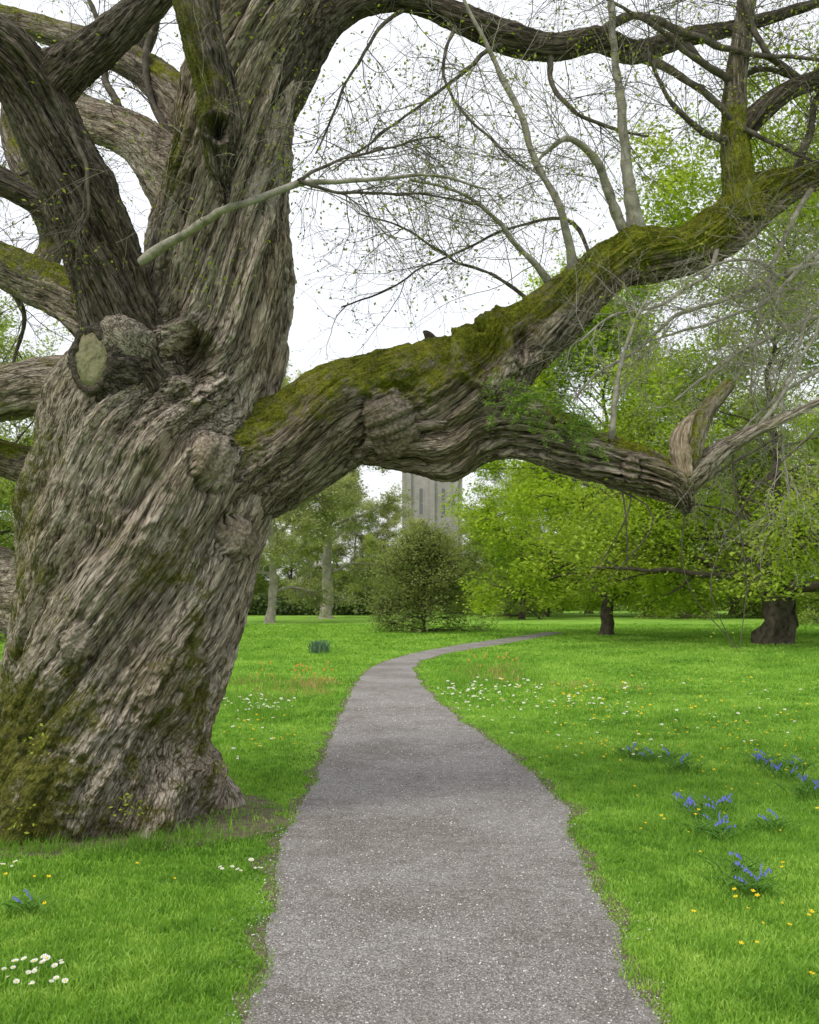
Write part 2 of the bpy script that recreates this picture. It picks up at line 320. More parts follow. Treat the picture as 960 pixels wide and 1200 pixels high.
def limb(name,ctrl,k,step,seed,amp,freq,twist,moss,bumps=(),mat=BARK,parent=None,lobe=.10,flare=None,elong=.115,label=None,fold=0.):
    C,s=catmull(conv(ctrl),step); P=C[:,:3]; r=np.maximum(C[:,3],.003); n=len(P)
    SKEL.append((P,r))
    T=nrm(np.gradient(P,axis=0)); U=np.zeros_like(P); u=np.cross(T[0],[0,1,.1]); u/=np.linalg.norm(u)
    for i in range(n):
        u=u-T[i]*np.dot(u,T[i]); u/=np.linalg.norm(u); U[i]=u
    Vv=np.cross(T,U); th=np.arange(k)/k*2*np.pi
    ct,st=np.cos(th),np.sin(th)
    rad=ct[None,:,None]*U[:,None]+st[None,:,None]*Vv[:,None]
    base=P[:,None]+rad*r[:,None,None]
    tw=th[None]+twist*s[:,None]+.07*pn(base*1.0+seed)
    q=np.stack([np.cos(tw)*r[:,None],np.sin(tw)*r[:,None],np.repeat(s[:,None],k,1)*elong],-1)+seed*3.7
    R=np.repeat(r[:,None],k,1)
    lo=pn(np.stack([np.cos(tw)*1.3,np.sin(tw)*1.3,s[:,None]*.7/max(.3,r.mean())*.5+0*tw],-1)+seed*1.9)
    lo2=pn(np.stack([np.cos(tw)*2.8,np.sin(tw)*2.8,s[:,None]*1.1+0*tw],-1)+seed*5.9)
    R=R*(1+lobe*lo+lobe*.6*lo2)
    fmask=0*R+1
    if fold>0:
        fn=np.abs(pn(np.stack([np.cos(tw)*2.3,np.sin(tw)*2.3,s[:,None]*.42+0*tw],-1)+seed*8.3))
        fn2=np.abs(pn(np.stack([np.cos(tw)*4.6,np.sin(tw)*4.6,s[:,None]*.8+0*tw],-1)+seed*2.3))
        R=R+fold*(np.minimum(fn*3.2,1)-.85)+fold*.5*(np.minimum(fn2*3,1)-.85)
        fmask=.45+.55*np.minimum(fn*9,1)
    if flare is not None: R=R+flare(P,th,R)
    pos=P[:,None]+rad*R[...,None]
    px=480+1200*pos[...,0]/pos[...,1]; py=700-1200*(pos[...,2]-CAMH)/pos[...,1]
    front=sm(.1,-.2,rad[...,1])
    mask=np.zeros_like(R); disp=np.zeros_like(R); ring=np.zeros_like(R)
    wob=.3*pn(pos*9+seed)+.15*pn(pos*22+seed)
    for (bx,by,br,ba) in bumps:
        d=np.hypot(px-bx,(py-by)*.8)/br*(1+wob)
        if ba>0:
            pr_=np.sqrt(np.clip(1-d*d,0,1)); kn=ba>.045 and br<34
            if kn: mask=np.maximum(mask,.75*sm(1.02,.7,d)*front)
            else: pr_=np.exp(-d*d*1.6)
            disp+=ba*pr_*front
            disp-=.3*ba*np.exp(-((d-1.15)/.12)**2)*front*kn; ring=np.maximum(ring,np.exp(-((d-1.12)/.12)**2)*front*kn)
        else:
            disp+=front*(-.5*ba*np.exp(-((d-1.15)/.25)**2)+ba*sm(1.0,.35,d)); ring=np.maximum(ring,sm(.95,.5,d)*front*(ba<-.06))
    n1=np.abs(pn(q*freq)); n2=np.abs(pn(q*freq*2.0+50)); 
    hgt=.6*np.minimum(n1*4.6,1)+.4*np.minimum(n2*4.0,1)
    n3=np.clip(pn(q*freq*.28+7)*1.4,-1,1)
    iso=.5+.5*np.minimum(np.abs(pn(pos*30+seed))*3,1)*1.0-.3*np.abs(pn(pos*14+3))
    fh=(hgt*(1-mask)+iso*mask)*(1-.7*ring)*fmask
    disp=disp+amp*(hgt-.6)*(1-.85*mask)+amp*.7*n3*(1-mask)+.010*(iso-.7)*mask+amp*.3*pn(pos*35)+amp*.4*pn(pos*11+seed)
    disp=disp+amp*1.4*np.clip(pn(pos*6+seed*2)-.3,0,1)
    taperfix=np.clip(r/ .08,0.15,1)[:,None]
    pos=pos+rad*(disp*taperfix)[...,None]
    mo=moss(px,py,rad,pos)*(1-.9*mask)-.3*mask
    V=pos.reshape(-1,3); i=(np.arange(n-1)[:,None]*k+np.arange(k)[None]); j=(np.arange(n-1)[:,None]*k+(np.arange(k)[None]+1)%k)
    F=np.stack([i,j,j+k,i+k],-1).reshape(-1,4)
    V=np.vstack([V,P[0],P[-1]]); nb=len(V); a=np.arange(k)
    caps=np.concatenate([np.stack([(a+1)%k,a,np.full(k,nb-2)],-1),np.stack([(n-1)*k+a,(n-1)*k+(a+1)%k,np.full(k,nb-1)],-1)])
    ex=lambda A:np.concatenate([A.reshape(-1),[A.flat[0],A.flat[-1]]])
    bk=np.vstack([q.reshape(-1,3),q[0,:1],q[-1,:1]])
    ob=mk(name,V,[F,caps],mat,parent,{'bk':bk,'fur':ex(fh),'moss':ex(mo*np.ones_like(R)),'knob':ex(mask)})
    if label: ob['label']=label
    return ob
OLD=empty('old_tree',TB); tag(OLD,'ancient gnarled tree with mossy twisted trunk beside path','tree')
def blob(px,py,x,y,rx,ry): return np.exp(-(((px-x)/rx)**2+((py-y)/ry)**2))
def moss_trunk(px,py,rad,pos):
    m=-.40+1.2*sm(130,25,px)*sm(440,520,py)*(1-.45*sm(640,760,py))+.95*sm(730,850,py)+1.0*blob(px,py,170,650,42,50)+1.1*blob(px,py,226,720,40,90)
    m+=.8*blob(px,py,225,400,55,35)+1.1*blob(px,py,195,240,25,100)+.7*blob(px,py,205,150,30,60)+.5*blob(px,py,120,740,70,60)
    return m+.25*pn(pos*2.3)
def flare(P,th,R):
    z=P[:,2][:,None]; f=np.exp(-np.clip(z,0,9)/.28)
    sw=np.exp(-((z-.42)/.30)**2)
    return f*(.01+.11*np.cos(th*5+1.0)+.07*np.cos(th*3+2))[None]+sw*(.045+.04*np.cos(th*4+.5))[None]-.05*np.exp(-np.clip(z,0,9)/.08)
trunk=[(120,1010,7.5,143),(120,960,7.5,141),(117,900,7.5,129),(121,850,7.5,117),(138,780,7.5,123),(155,710,7.5,130),(168,650,7.5,134),(176,600,7.5,139),(183,550,7.5,140),(192,500,7.5,130),(212,460,7.5,110),(240,420,7.5,92),(253,380,7.5,85),(259,300,7.5,82),(270,200,7.5,75),(285,100,7.5,69),(303,40,7.5,68),(320,0,7.5,64),(345,-80,7.5,57),(365,-200,7.6,48),(350,-350,7.7,36),(370,-520,7.8,20),(375,-640,7.8,5)]
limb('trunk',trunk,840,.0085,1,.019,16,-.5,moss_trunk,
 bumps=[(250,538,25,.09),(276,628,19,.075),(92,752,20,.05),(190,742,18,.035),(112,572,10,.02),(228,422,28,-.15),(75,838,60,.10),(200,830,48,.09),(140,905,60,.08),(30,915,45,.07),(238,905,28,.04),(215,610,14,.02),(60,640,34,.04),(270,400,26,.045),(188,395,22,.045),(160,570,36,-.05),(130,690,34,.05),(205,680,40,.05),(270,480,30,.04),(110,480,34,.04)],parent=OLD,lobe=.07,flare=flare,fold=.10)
def moss_up(a,b,base=0.,k=1.):
    return lambda px,py,rad,pos: base+k*sm(a,b,rad[...,2]+.35*pn(pos*3.1))
def moss_R1(px,py,rad,pos): return -.38+1.65*sm(-.95,.65,rad[...,2]+.35*pn(pos*3))-.2*sm(560,640,px)*sm(700,660,px)+.8*sm(660,760,px)-.15*sm(420,330,px)
R1=[(255,550,7.5,92),(295,540,7.45,74),(345,522,7.4,59),(400,490,7.35,58),(450,477,7.3,60),(500,470,7.3,64),(545,450,7.3,60),(600,405,7.35,43),(645,373,7.4,36),(700,325,7.5,30),(745,302,7.6,30),(800,296,7.7,26),(850,266,7.8,28),(885,235,7.9,27),(925,217,8,20),(965,203,8,16),(1060,170,8.1,11),(1150,130,8.2,6)]
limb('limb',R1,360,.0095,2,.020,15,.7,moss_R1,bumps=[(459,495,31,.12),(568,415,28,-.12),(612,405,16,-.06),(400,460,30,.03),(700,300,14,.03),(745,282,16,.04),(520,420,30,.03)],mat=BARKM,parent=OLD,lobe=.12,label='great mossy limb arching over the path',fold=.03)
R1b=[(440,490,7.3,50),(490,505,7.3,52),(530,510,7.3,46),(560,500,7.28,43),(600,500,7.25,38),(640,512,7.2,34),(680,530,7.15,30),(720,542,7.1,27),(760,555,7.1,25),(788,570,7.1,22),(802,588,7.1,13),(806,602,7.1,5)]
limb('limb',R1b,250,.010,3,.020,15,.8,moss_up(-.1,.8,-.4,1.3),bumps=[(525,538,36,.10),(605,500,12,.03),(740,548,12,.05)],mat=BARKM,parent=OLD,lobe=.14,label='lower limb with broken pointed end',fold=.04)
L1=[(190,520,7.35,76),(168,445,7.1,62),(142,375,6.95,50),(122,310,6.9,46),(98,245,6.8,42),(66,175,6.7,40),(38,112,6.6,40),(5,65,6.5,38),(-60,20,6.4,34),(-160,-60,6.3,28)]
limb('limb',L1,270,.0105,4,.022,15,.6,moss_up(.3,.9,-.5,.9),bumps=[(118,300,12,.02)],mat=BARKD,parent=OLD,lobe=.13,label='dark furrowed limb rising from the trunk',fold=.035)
limb('limb',[(40,110,6.6,34),(85,75,6.6,27),(125,45,6.6,22),(165,10,6.6,18),(205,-30,6.6,15),(260,-120,6.6,10)],150,.012,5,.018,14,.6,moss_up(.2,.8,-.3,1.1),mat=BARKD,parent=OLD)
limb('limb',[(335,-190,6.9,32),(275,-100,6.4,29),(232,-20,6.2,27),(238,45,6.1,25),(254,105,6.1,23),(257,150,6.1,24),(256,190,6.1,18),(262,220,6.1,10),(264,238,6.1,3)],170,.010,6,.016,14,.4,lambda px,py,rad,pos:.45+.9*sm(.3,-.7,rad[...,0])-.5*sm(90,190,py)+.3*pn(pos*4),bumps=[(256,152,13,-.08),(250,60,10,.03)],mat=BARKD,parent=OLD,lobe=.2,label='dead broken hanging limb with bare brown wood',fold=.02)
limb('limb',[(225,230,7.6,45),(165,168,7.8,28),(110,142,8.1,24),(40,110,8.4,20),(-70,70,8.8,15)],120,.014,7,.016,12,.6,moss_up(.2,.8,-.3,1.),parent=OLD)
limb('limb',[(170,430,7.6,48),(95,358,7.75,32),(40,328,7.9,28),(-30,296,8.1,24),(-160,250,8.4,18)],140,.013,8,.018,12,.6,moss_up(-.3,.4,-.1,1.2),mat=BARKM,parent=OLD)
limb('limb',[(140,470,7.6,48),(65,455,7.6,34),(0,462,7.6,31),(-90,485,7.6,27),(-200,470,7.7,20)],150,.012,9,.018,12,.6,moss_up(.2,.8,-.3,1.),parent=OLD)
limb('limb',[(110,570,7.8,42),(30,545,7.9,22),(-50,522,8,18),(-160,520,8.2,12)],110,.014,10,.014,12,.6,moss_up(0,.6),mat=BARKM,parent=OLD)
limb('limb',[(100,720,8.0,70),(15,692,8.2,44),(-70,655,8.4,36),(-200,600,8.6,25)],140,.014,11,.02,11,.6,moss_up(.2,.8,-.3,1.),parent=OLD)
limb('limb',[(180,330,7.7,22),(110,275,7.8,15),(50,240,7.9,15),(0,212,7.9,18),(-80,180,8,20)],90,.014,12,.012,12,.6,moss_up(.2,.8,-.3,1.),mat=BARKD,parent=OLD)
R2=[(300,120,7.5,48),(350,55,7.5,34),(390,18,7.5,22),(435,-2,7.5,17),(490,3,7.6,14),(545,25,7.6,15),(600,47,7.7,16),(650,56,7.8,14),(700,46,7.9,13),(745,60,8,13),(800,45,8,10),(870,30,8.1,8),(970,0,8.2,5)]
limb('limb',R2,130,.012,13,.014,12,.8,moss_up(.5,1.,-.5,.8),bumps=[(600,40,12,.03)],mat=BARKD,parent=OLD)
limb('limb',[(872,262,7.8,26),(866,215,7.8,20),(862,165,7.8,17),(862,100,7.8,14),(872,30,7.8,12),(882,-60,7.8,10),(900,-200,7.8,7)],100,.012,14,.012,12,.8,lambda px,py,rad,pos:.25+1.1*sm(70,180,py)+.2*pn(pos*4),mat=BARKM,parent=OLD)
limb('limb',[(862,165,7.8,13),(890,132,7.8,13),(925,105,7.8,11),(975,85,7.8,10),(1080,30,7.9,7)],90,.012,15,.012,12,.8,moss_up(.2,.8,-.3,1.),mat=BARKD,parent=OLD)
limb('limb',[(785,575,7.1,20),(812,556,7.1,18),(845,528,7.1,12),(880,508,7.1,8),(930,485,7.1,5.5),(1000,450,7.1,3)],90,.011,16,.01,12,.8,moss_up(.4,.9,-.3,.8),parent=OLD,label='pale grey forked branch')
limb('limb',[(790,572,7.1,13),(806,545,7.05,12),(815,515,7.05,12),(828,482,7.05,10),(850,455,7.05,8),(856,448,7.05,7)],80,.010,17,.01,12,.8,moss_up(-.6,.6,.2,.7),mat=BARKM,parent=OLD,label='mossy upright snapped stub')
limb('limb',[(512,425,7.3,9),(509,408,7.3,7),(505,398,7.3,6.5),(500,391,7.3,4),(496,388,7.3,1)],40,.006,22,.006,16,.3,moss_up(.4,.9,-.5,.3),mat=BARKD,parent=OLD,label='small dark snag on the mossy limb')
limb('limb',[(245,170,7.7,36),(190,100,8,22),(130,62,8.2,18),(60,38,8.4,15),(-60,0,8.6,10)],100,.014,23,.014,12,.6,moss_up(-.2,.6,-.1,1.),mat=BARKM,parent=OLD)
limb('limb',[(150,75,8.15,15),(172,30,8.2,13),(180,-50,8.2,10),(190,-160,8.2,7)],80,.014,24,.012,12,.6,moss_up(-.2,.6,-.1,.8),mat=BARKD,parent=OLD)
limb('limb',[(40,325,7.9,16),(60,280,8.1,13),(30,210,8.3,11),(10,150,8.5,9),(20,60,8.6,6)],80,.014,25,.012,12,.6,moss_up(-.2,.6,0,.8),mat=BARKM,parent=OLD)
s=N('splintered_wood'); ob=s.attr('bk').outputs['Vector']; s.pbr(s.ramp(s.noise(ob,60,5,.7),[(.32,(.08,.05,.03)),(.5,(.30,.23,.16)),(.68,(.52,.46,.38))]),.8,s.bump(s.noise(ob,60,4),.9,.02)); SPL=s.m
nm=lambda px,py,rad,pos:0*px-.5
limb('broken_wood',[(803,560,7.02,7),(799,532,7.02,8),(798,514,7.02,7.5),(803,500,7.02,6),(810,489,7.02,3),(816,482,7.02,.8)],60,.008,18,.03,18,.3,nm,mat=SPL,parent=OLD,lobe=.5,elong=.1)
# cut stub with lumpy collar, swelling out of the dark limb
limb('limb',[(176,478,7.3,56),(154,450,7.07,54),(134,434,6.88,49),(117,425,6.75,42),(108,422,6.68,35)],190,.008,19,.020,14,.4,moss_up(.3,.9,-.3,.8),mat=BARKD,parent=OLD,label='sawn off limb stub',lobe=.16,fold=.012,bumps=[])
limb('limb',[(150,420,6.98,34),(147,405,6.80,34),(144,397,6.71,30),(142,393,6.63,20),(141,392,6.60,8)],90,.006,26,.010,14,.4,nm,mat=BARK,parent=OLD,label='rounded knobbly burl above the sawn stub',lobe=.15)
a=W(108,422,6.68); b=W(128,430,6.85); dr=nrm(a-b); dr=nrm(dr+np.array([0,-.25,-.05])); c0=a+dr*.008
u=nrm(np.cross(dr,[0,0,1.])); v=np.cross(u,dr); k=64; th=np.arange(k)/k*6.283; rad=.150*(1+.10*pn(np.stack([np.cos(th)*1.7,np.sin(th)*1.7,th*0+2],-1))+.03*pn(np.stack([np.cos(th)*6,np.sin(th)*6,th*0+2],-1)))
ring=u[None]*np.cos(th)[:,None]*rad[:,None]*.80+v[None]*np.sin(th)[:,None]*rad[:,None]*1.15
V=np.vstack([[dr*.012],ring*.55+dr*.012,ring+dr*.010,ring*1.04-dr*.06]); F4=[];F3=[(0,1+i,1+(i+1)%k) for i in range(k)]
for q_ in (0,1):
    for i in range(k): F4.append((1+q_*k+i,1+(q_+1)*k+i,1+(q_+1)*k+(i+1)%k,1+q_*k+(i+1)%k))
o=mk('cut_face',V,[np.array(F4),np.array(F3)],WOODCUT,None); o.location=tuple(c0-TB); o.parent=OLD; o['label']='weathered dull sawn wood face'
kk=120; tt=np.arange(kk)/kk*6.283; rr_=np.interp(tt,np.append(th,6.283),np.append(rad,rad[0]))*1.12
cen=u[None]*np.cos(tt)[:,None]*rr_[:,None]*.80+v[None]*np.sin(tt)[:,None]*rr_[:,None]*1.15
out_=nrm(cen); tr_=(.032+.014*pn(np.stack([np.cos(tt)*3,np.sin(tt)*3,tt*0+4],-1)))
m_=16; ph=np.arange(m_)/m_*6.283
V=cen[:,None]+tr_[:,None,None]*(np.cos(ph)[None,:,None]*out_[:,None]+np.sin(ph)[None,:,None]*dr[None,None])
V=V+(pn((V+c0)*28)*.012)[...,None]*out_[:,None]-dr*.012
i=(np.arange(kk)[:,None]*m_+np.arange(m_)[None]); i2=(((np.arange(kk)+1)%kk)[:,None]*m_+np.arange(m_)[None]); j=(np.arange(kk)[:,None]*m_+((np.arange(m_)+1)%m_)[None]); j2=(((np.arange(kk)+1)%kk)[:,None]*m_+((np.arange(m_)+1)%m_)[None])
F=np.stack([i,j,j2,i2],-1).reshape(-1,4); nv=kk*m_
o=mk('bark_lip',V,F,BARKD,None,{'bk':V.reshape(-1,3)*.6+5,'fur':np.full(nv,.6),'moss':np.full(nv,-.2),'knob':np.full(nv,.5)}); o.location=tuple(c0-TB); o.parent=OLD
# ---------------------------------------------------------------- vectorised branches
def tubes(P,R,k=5):
    B,n,_=P.shape; T=nrm(np.gradient(P,axis=1)); m=np.abs(T[...,2].mean(1))
    ref=np.where(m[:,None]>.7,np.array([[1.,.1,0]]),np.array([[.05,.02,1.]]))[:,None,:]
    U=nrm(np.cross(T,ref)); V=np.cross(T,U); th=np.arange(k)/k*2*np.pi
    X=P[:,:,None]+R[:,:,None,None]*(np.cos(th)[None,None,:,None]*U[:,:,None]+np.sin(th)[None,None,:,None]*V[:,:,None])
    b=np.arange(B)[:,None,None]*n*k; i=np.arange(n-1)[None,:,None]*k; a=np.arange(k)[None,None]; a2=(a+1)%k
    F=np.stack([b+i+a,b+i+a2,b+i+k+a2,b+i+k+a],-1).reshape(-1,4)
    return X.reshape(-1,3),F
def at(P,idx,t):
    n=P.shape[1]; x=t*(n-1); i=np.minimum(x.astype(int),n-2); f=(x-i)
    f=f[:,None] if P.ndim==3 else f
    return P[idx,i]*(1-f)+P[idx,i+1]*f
def grow(P,R,m,t0,t1,l0,l1,ang,rs,n=8,wob=.18,up=0.,rf=.6,tap=.3,rmax=None,rmin=.0012,bias=None):
    B=P.shape[0]; idx=np.repeat(np.arange(B),m); c=len(idx); t=rs.uniform(t0,t1,c)
    o=at(P,idx,t); T=nrm(at(P,idx,np.minimum(t+.08,1))-at(P,idx,np.maximum(t-.08,0)))
    pr_=rs.normal(size=(c,3)); pr_=nrm(pr_-T*(pr_*T).sum(-1,keepdims=True)); a=rs.uniform(ang[0],ang[1],c)[:,None]
    d=nrm(T*np.cos(a)+pr_*np.sin(a)+(0 if bias is None else np.asarray(bias)))
    L=rs.uniform(l0,l1,c)*(1-.35*t); out=[o]; drift=rs.normal(size=(c,3))*wob*.5
    for j in range(n-1):
        d=nrm(d+drift+rs.normal(size=(c,3))*wob+np.array([0,0,up])); out.append(out[-1]+d*(L/(n-1))[:,None])
    r0=at(R,idx,t)*rf
    if rmax: r0=np.minimum(r0,rmax)
    r0=np.maximum(r0,rmin); rr=r0[:,None]*(1-(1-tap)*np.linspace(0,1,n))[None]
    return np.stack(out,1),np.maximum(rr,rmin*.8)
def fixed(lst,n=30,rsc=1.,jit=.03):
    P=[];R=[]
    for c in lst:
        q,_=catmull(conv(c),.02); t=np.linspace(0,len(q)-1,n); i=np.arange(len(q))
        P.append(np.stack([np.interp(t,i,q[:,j]) for j in range(3)],-1)); R.append(np.interp(t,i,q[:,3])*rsc)
    P=np.array(P); off=np.stack([pn(P*2.2+40),pn(P*2.2+80),pn(P*2.2+120)],-1)*jit*1.2+np.stack([pn(P*6+40),pn(P*6+80),pn(P*6+120)],-1)*jit*.45
    wgt=np.sin(np.linspace(0,1,n)*np.pi)[None,:,None]**.5; P=P+off*wgt
    R=np.array(R)*(1+.08*rng.normal(size=np.array(R).shape))
    return P,np.maximum(R,.0012)
def leaves(C,size,rs,tone,flatness=.5,asp=.55,dirs=None):
    n=len(C); nn=rs.normal(size=(n,3)); nn[:,2]=np.abs(nn[:,2])+flatness*2; nn=nrm(nn)
    a=rs.normal(size=(n,3)) if dirs is None else dirs+rs.normal(size=(n,3))*.3
    a=nrm(a-nn*(a*nn).sum(-1,keepdims=True)); b=np.cross(nn,a)
    sz=size*rs.uniform(.6,1.3,n)[:,None]
    V=np.stack([C-a*sz*.5,C+b*sz*asp*.5,C+a*sz*.5-nn*sz*.12,C-b*sz*asp*.5],1).reshape(-1,3)
    return V,np.arange(n*4).reshape(-1,4),np.repeat(tone,4)
rs=np.random.default_rng(21)
pale=[
 [(165,308,6.75,6),(205,280,6.6,5.5),(260,250,6.25,5),(320,224,6.25,4.5),(350,212,6.3,4),(420,208,6.4,3),(500,205,6.5,2.2),(570,222,6.6,1.3)],
 [(750,290,7.6,14),(742,250,7.55,10),(733,190,7.5,7.5),(726,120,7.5,6),(720,60,7.5,5),(712,-30,7.5,4)],
 [(672,318,7.4,7),(655,250,7.3,5),(632,190,7.3,4.5),(605,120,7.3,4),(570,55,7.3,3),(540,-10,7.3,2)],
 [(735,285,7.6,8),(715,235,7.5,6),(695,185,7.4,5),(668,162,7.3,4),(640,178,7.3,2.5),(625,200,7.3,1.5)],
 [(655,345,7.4,6),(620,300,7.3,4),(585,258,7.2,3),(540,225,7.1,2),(480,210,7,1.5)],
 [(715,535,7.1,5),(718,490,7.0,4),(725,440,7.0,3),(740,385,7.0,2.2),(762,340,7,1.2)],
 [(915,325,7.8,4),(850,350,7.6,3.5),(790,375,7.4,3),(735,415,7.3,2.5),(700,440,7.2,2),(672,470,7.2,1.3)],
 [(1000,190,8,9),(1030,270,7.9,8),(1020,370,7.8,7),(1005,450,7.7,5),(985,540,7.6,2)],
 [(1020,350,7.8,4.5),(950,375,7.7,3.5),(890,402,7.6,3),(835,432,7.5,2.4),(790,470,7.4,1.5)],
 [(1010,420,7.8,4),(945,440,7.7,3),(890,480,7.5,2.2),(850,530,7.4,1.8),(838,570,7.4,1.2)],
 [(1000,300,7.9,5),(930,315,7.7,4),(915,325,7.7,3.6),(860,305,7.5,2.5),(800,330,7.4,1.5)],
 [(960,205,8,6),(930,260,7.8,4),(900,330,7.7,3),(885,400,7.6,2.3),(880,460,7.5,1.5)],
 [(880,508,7.1,4),(920,460,7.1,3),(950,400,7.2,2.3),(975,330,7.3,1.5)],
 [(1020,250,8,5),(960,290,7.8,3.5),(900,350,7.6,2.8),(830,380,7.5,2.2),(760,400,7.4,1.5)],
 [(850,266,7.8,5),(830,320,7.5,3.5),(790,350,7.3,2.8),(720,370,7.2,2),(680,400,7.1,1.4)],
 [(1010,300,7.9,4),(965,350,7.5,3),(930,420,7.3,2.4),(915,500,7.2,1.8),(925,580,7.1,1.2)],
]
dark=[
 [(690,50,7.9,12),(740,20,7.8,8),(800,35,7.7,7),(870,60,7.7,6),(960,70,7.6,3)],
 [(745,62,8,12),(790,80,7.8,8),(830,110,7.7,7),(870,150,7.7,5),(960,190,7.6,3)],
 [(862,100,7.8,8),(820,70,7.6,6),(770,30,7.5,5),(720,5,7.5,3),(660,-30,7.5,2)],
 [(865,170,7.8,9),(820,150,7.6,6),(780,110,7.5,4),(760,60,7.5,3)],
 [(600,45,7.7,6),(560,70,7.5,4),(500,120,7.4,3),(450,155,7.3,2.4),(390,200,7.2,1.6)],
 [(480,5,7.6,5),(440,40,7.4,3.4),(400,110,7.3,2.6),(370,180,7.2,1.8)],
 [(225,200,7.7,9),(180,120,7.8,7),(170,60,7.9,6),(190,0,8,5),(200,-80,8,3)],
 [(180,170,7.8,9),(130,110,8,7),(120,50,8.1,5),(100,-10,8.2,4)],
 [(110,140,8,9),(70,170,8,6),(30,200,8,4),(-30,240,8,2)],
 [(0,320,8,9),(30,370,8.1,5),(10,430,8.2,3),(-20,480,8.2,2)],
 [(640,55,7.8,8),(650,100,7.7,5),(690,140,7.6,4),(760,160,7.5,2)],
 [(700,325,7.5,5),(660,260,7.7,3.4),(560,280,7.9,2.6),(470,330,8,2),(400,360,8.1,1.5)],
 [(640,365,7.4,4.4),(590,330,7.5,3.2),(540,310,7.6,2.6),(480,270,7.7,2),(420,250,7.8,1.5)],
 [(940,95,7.8,8),(900,60,7.7,6),(880,20,7.7,5),(860,-40,7.7,4)],
 [(925,217,8,10),(945,160,7.9,8),(960,110,7.9,6),(990,40,7.9,4)],
 [(800,50,8,8),(850,90,7.9,6),(900,80,7.8,5),(970,110,7.8,3)],
 [(50,100,6.6,8),(95,180,6.5,5),(100,250,6.5,3),(60,300,6.5,1.5)],
 [(350,212,6.3,4),(380,190,6.4,3),(440,175,6.6,2.4),(520,160,6.8,1.5)],
 [(350,212,6.3,4),(400,225,6.4,3),(460,225,6.6,2.4),(560,240,6.8,1.5)],
 [(540,20,7.6,4),(520,80,7.4,3),(560,150,7.3,2.4),(620,200,7.2,1.5)],
]
def twig_system(base,m1,rs,L1=(.5,1.3),up1=-.02,rsc=1.,m2=6):
    P0,R0=fixed(base,rsc=rsc)
    P1,R1_=grow(P0,R0,m1,.15,1,L1[0],L1[1],(.35,1.1),rs,n=12,wob=.11,up=up1,rmax=.0040,rf=.6,rmin=.0018)
    P2,R2_=grow(P1,R1_,m2,.1,1,.25,.65,(.4,1.1),rs,n=8,wob=.14,up=up1*1.2,rmax=.0026,rmin=.0014)
    P3,R3_=grow(P2,R2_,3,.15,1,.08,.3,(.4,1.1),rs,n=5,wob=.16,up=.0,rmax=.0018,rmin=.0012)
    return [(P0,R0,8),(P1,R1_,5),(P2,R2_,4),(P3,R3_,3)]
def join(lst):
    Vs=[];Fs=[];o=0
    for P,R,k in lst:
        v,f=tubes(P,R,k); Vs.append(v);Fs.append(f+o);o+=len(v)
    return np.vstack(Vs),np.vstack(Fs)
A=twig_system(pale[:6],14,rs,rsc=.92); A2=twig_system(pale[6:],17,rs,L1=(.4,1.1),up1=-.04,rsc=.75,m2=5); Bs=twig_system(dark,14,rs,up1=-.012,rsc=.62)
for (P,R,k),mt in ((A[0],TWIG),(A2[0],TWIG),(Bs[0],TWIGD)):
    for i in range(len(P)):
        v,f=tubes(P[i:i+1],R[i:i+1],8); mk('branch',v,f,mt,OLD)
def sub(E1,rs,m=6):
    E2=grow(*E1,m,.1,1,.25,.7,(.4,1.1),rs,n=8,wob=.15,up=-.03,rmax=.0026,rmin=.0014)
    E3=grow(*E2,3,.15,1,.08,.3,(.4,1.1),rs,n=5,wob=.16,rmax=.0018,rmin=.0012)
    return [(*E1,5),(*E2,4),(*E3,3)]
def spray(idx,m,t0,rs,l=(.5,1.3),m2=6):
    Q=[];RR=[]
    for q in idx:
        P,r=SKEL[q]; t=np.linspace(t0,1,22)*(len(P)-1); i=np.arange(len(P)); Q.append(np.stack([np.interp(t,i,P[:,j]) for j in range(3)],-1)); RR.append(np.interp(t,i,r))
    return sub(grow(np.array(Q),np.array(RR),m,0,1,l[0],l[1],(.6,1.4),rs,n=12,wob=.12,up=-.01,rmax=.0042,rmin=.0018),rs,m2)
ED=spray([12,13,14],20,.25,rs); ED2=spray([6,7,8,11,18,19,20],12,.2,rs,(.5,1.2)); EP=spray([1],16,.55,rs)+spray([15],6,.3,rs,(.4,.8),4)
hang=[[(700+rs.uniform(-60,60),540,7.1,1.4),(705+rs.uniform(-60,60),600,7,1),(700+rs.uniform(-60,60),680,7,.5)] for _ in range(3)]
hang+=[[(900+rs.uniform(-60,60),508,7.1,1.4),(880+rs.uniform(-80,60),580,7.1,1.1),(870+rs.uniform(-100,70),680,7.1,.8),(850+rs.uniform(-90,90),760,7.1,.4)] for _ in range(3)]
HP,HR=fixed(hang,14,jit=.01); H2=grow(HP,HR,5,.1,1,.1,.3,(.4,1.1),rs,n=7,wob=.15,up=-.03,rmax=.0015,rmin=.0009)
v,f=join([(p,r,k) for p,r,k in A[1:]+A2[1:]]+EP); tag(mk('twigs',v,f,TWIG,OLD),'fine pale bare twigs',kind='stuff')
v,f=join([(p,r,k) for p,r,k in Bs[1:]]+ED+ED2+[(HP,HR,4),(*H2,3)]); tag(mk('twigs',v,f,TWIGD,OLD),'fine dark bare twigs',kind='stuff')
pts=np.concatenate([x[:,-1] for x in (A[3][0],A2[3][0],Bs[3][0],ED[2][0],ED2[2][0],EP[2][0],H2[0])]+[x[:,-2] for x in (Bs[3][0],A[3][0],ED2[2][0],H2[0])])
pts=pts[rs.random(len(pts))<.65]
v,f,t=leaves(pts+rs.normal(size=pts.shape)*.006,.027,rs,rs.random(len(pts)),.2)
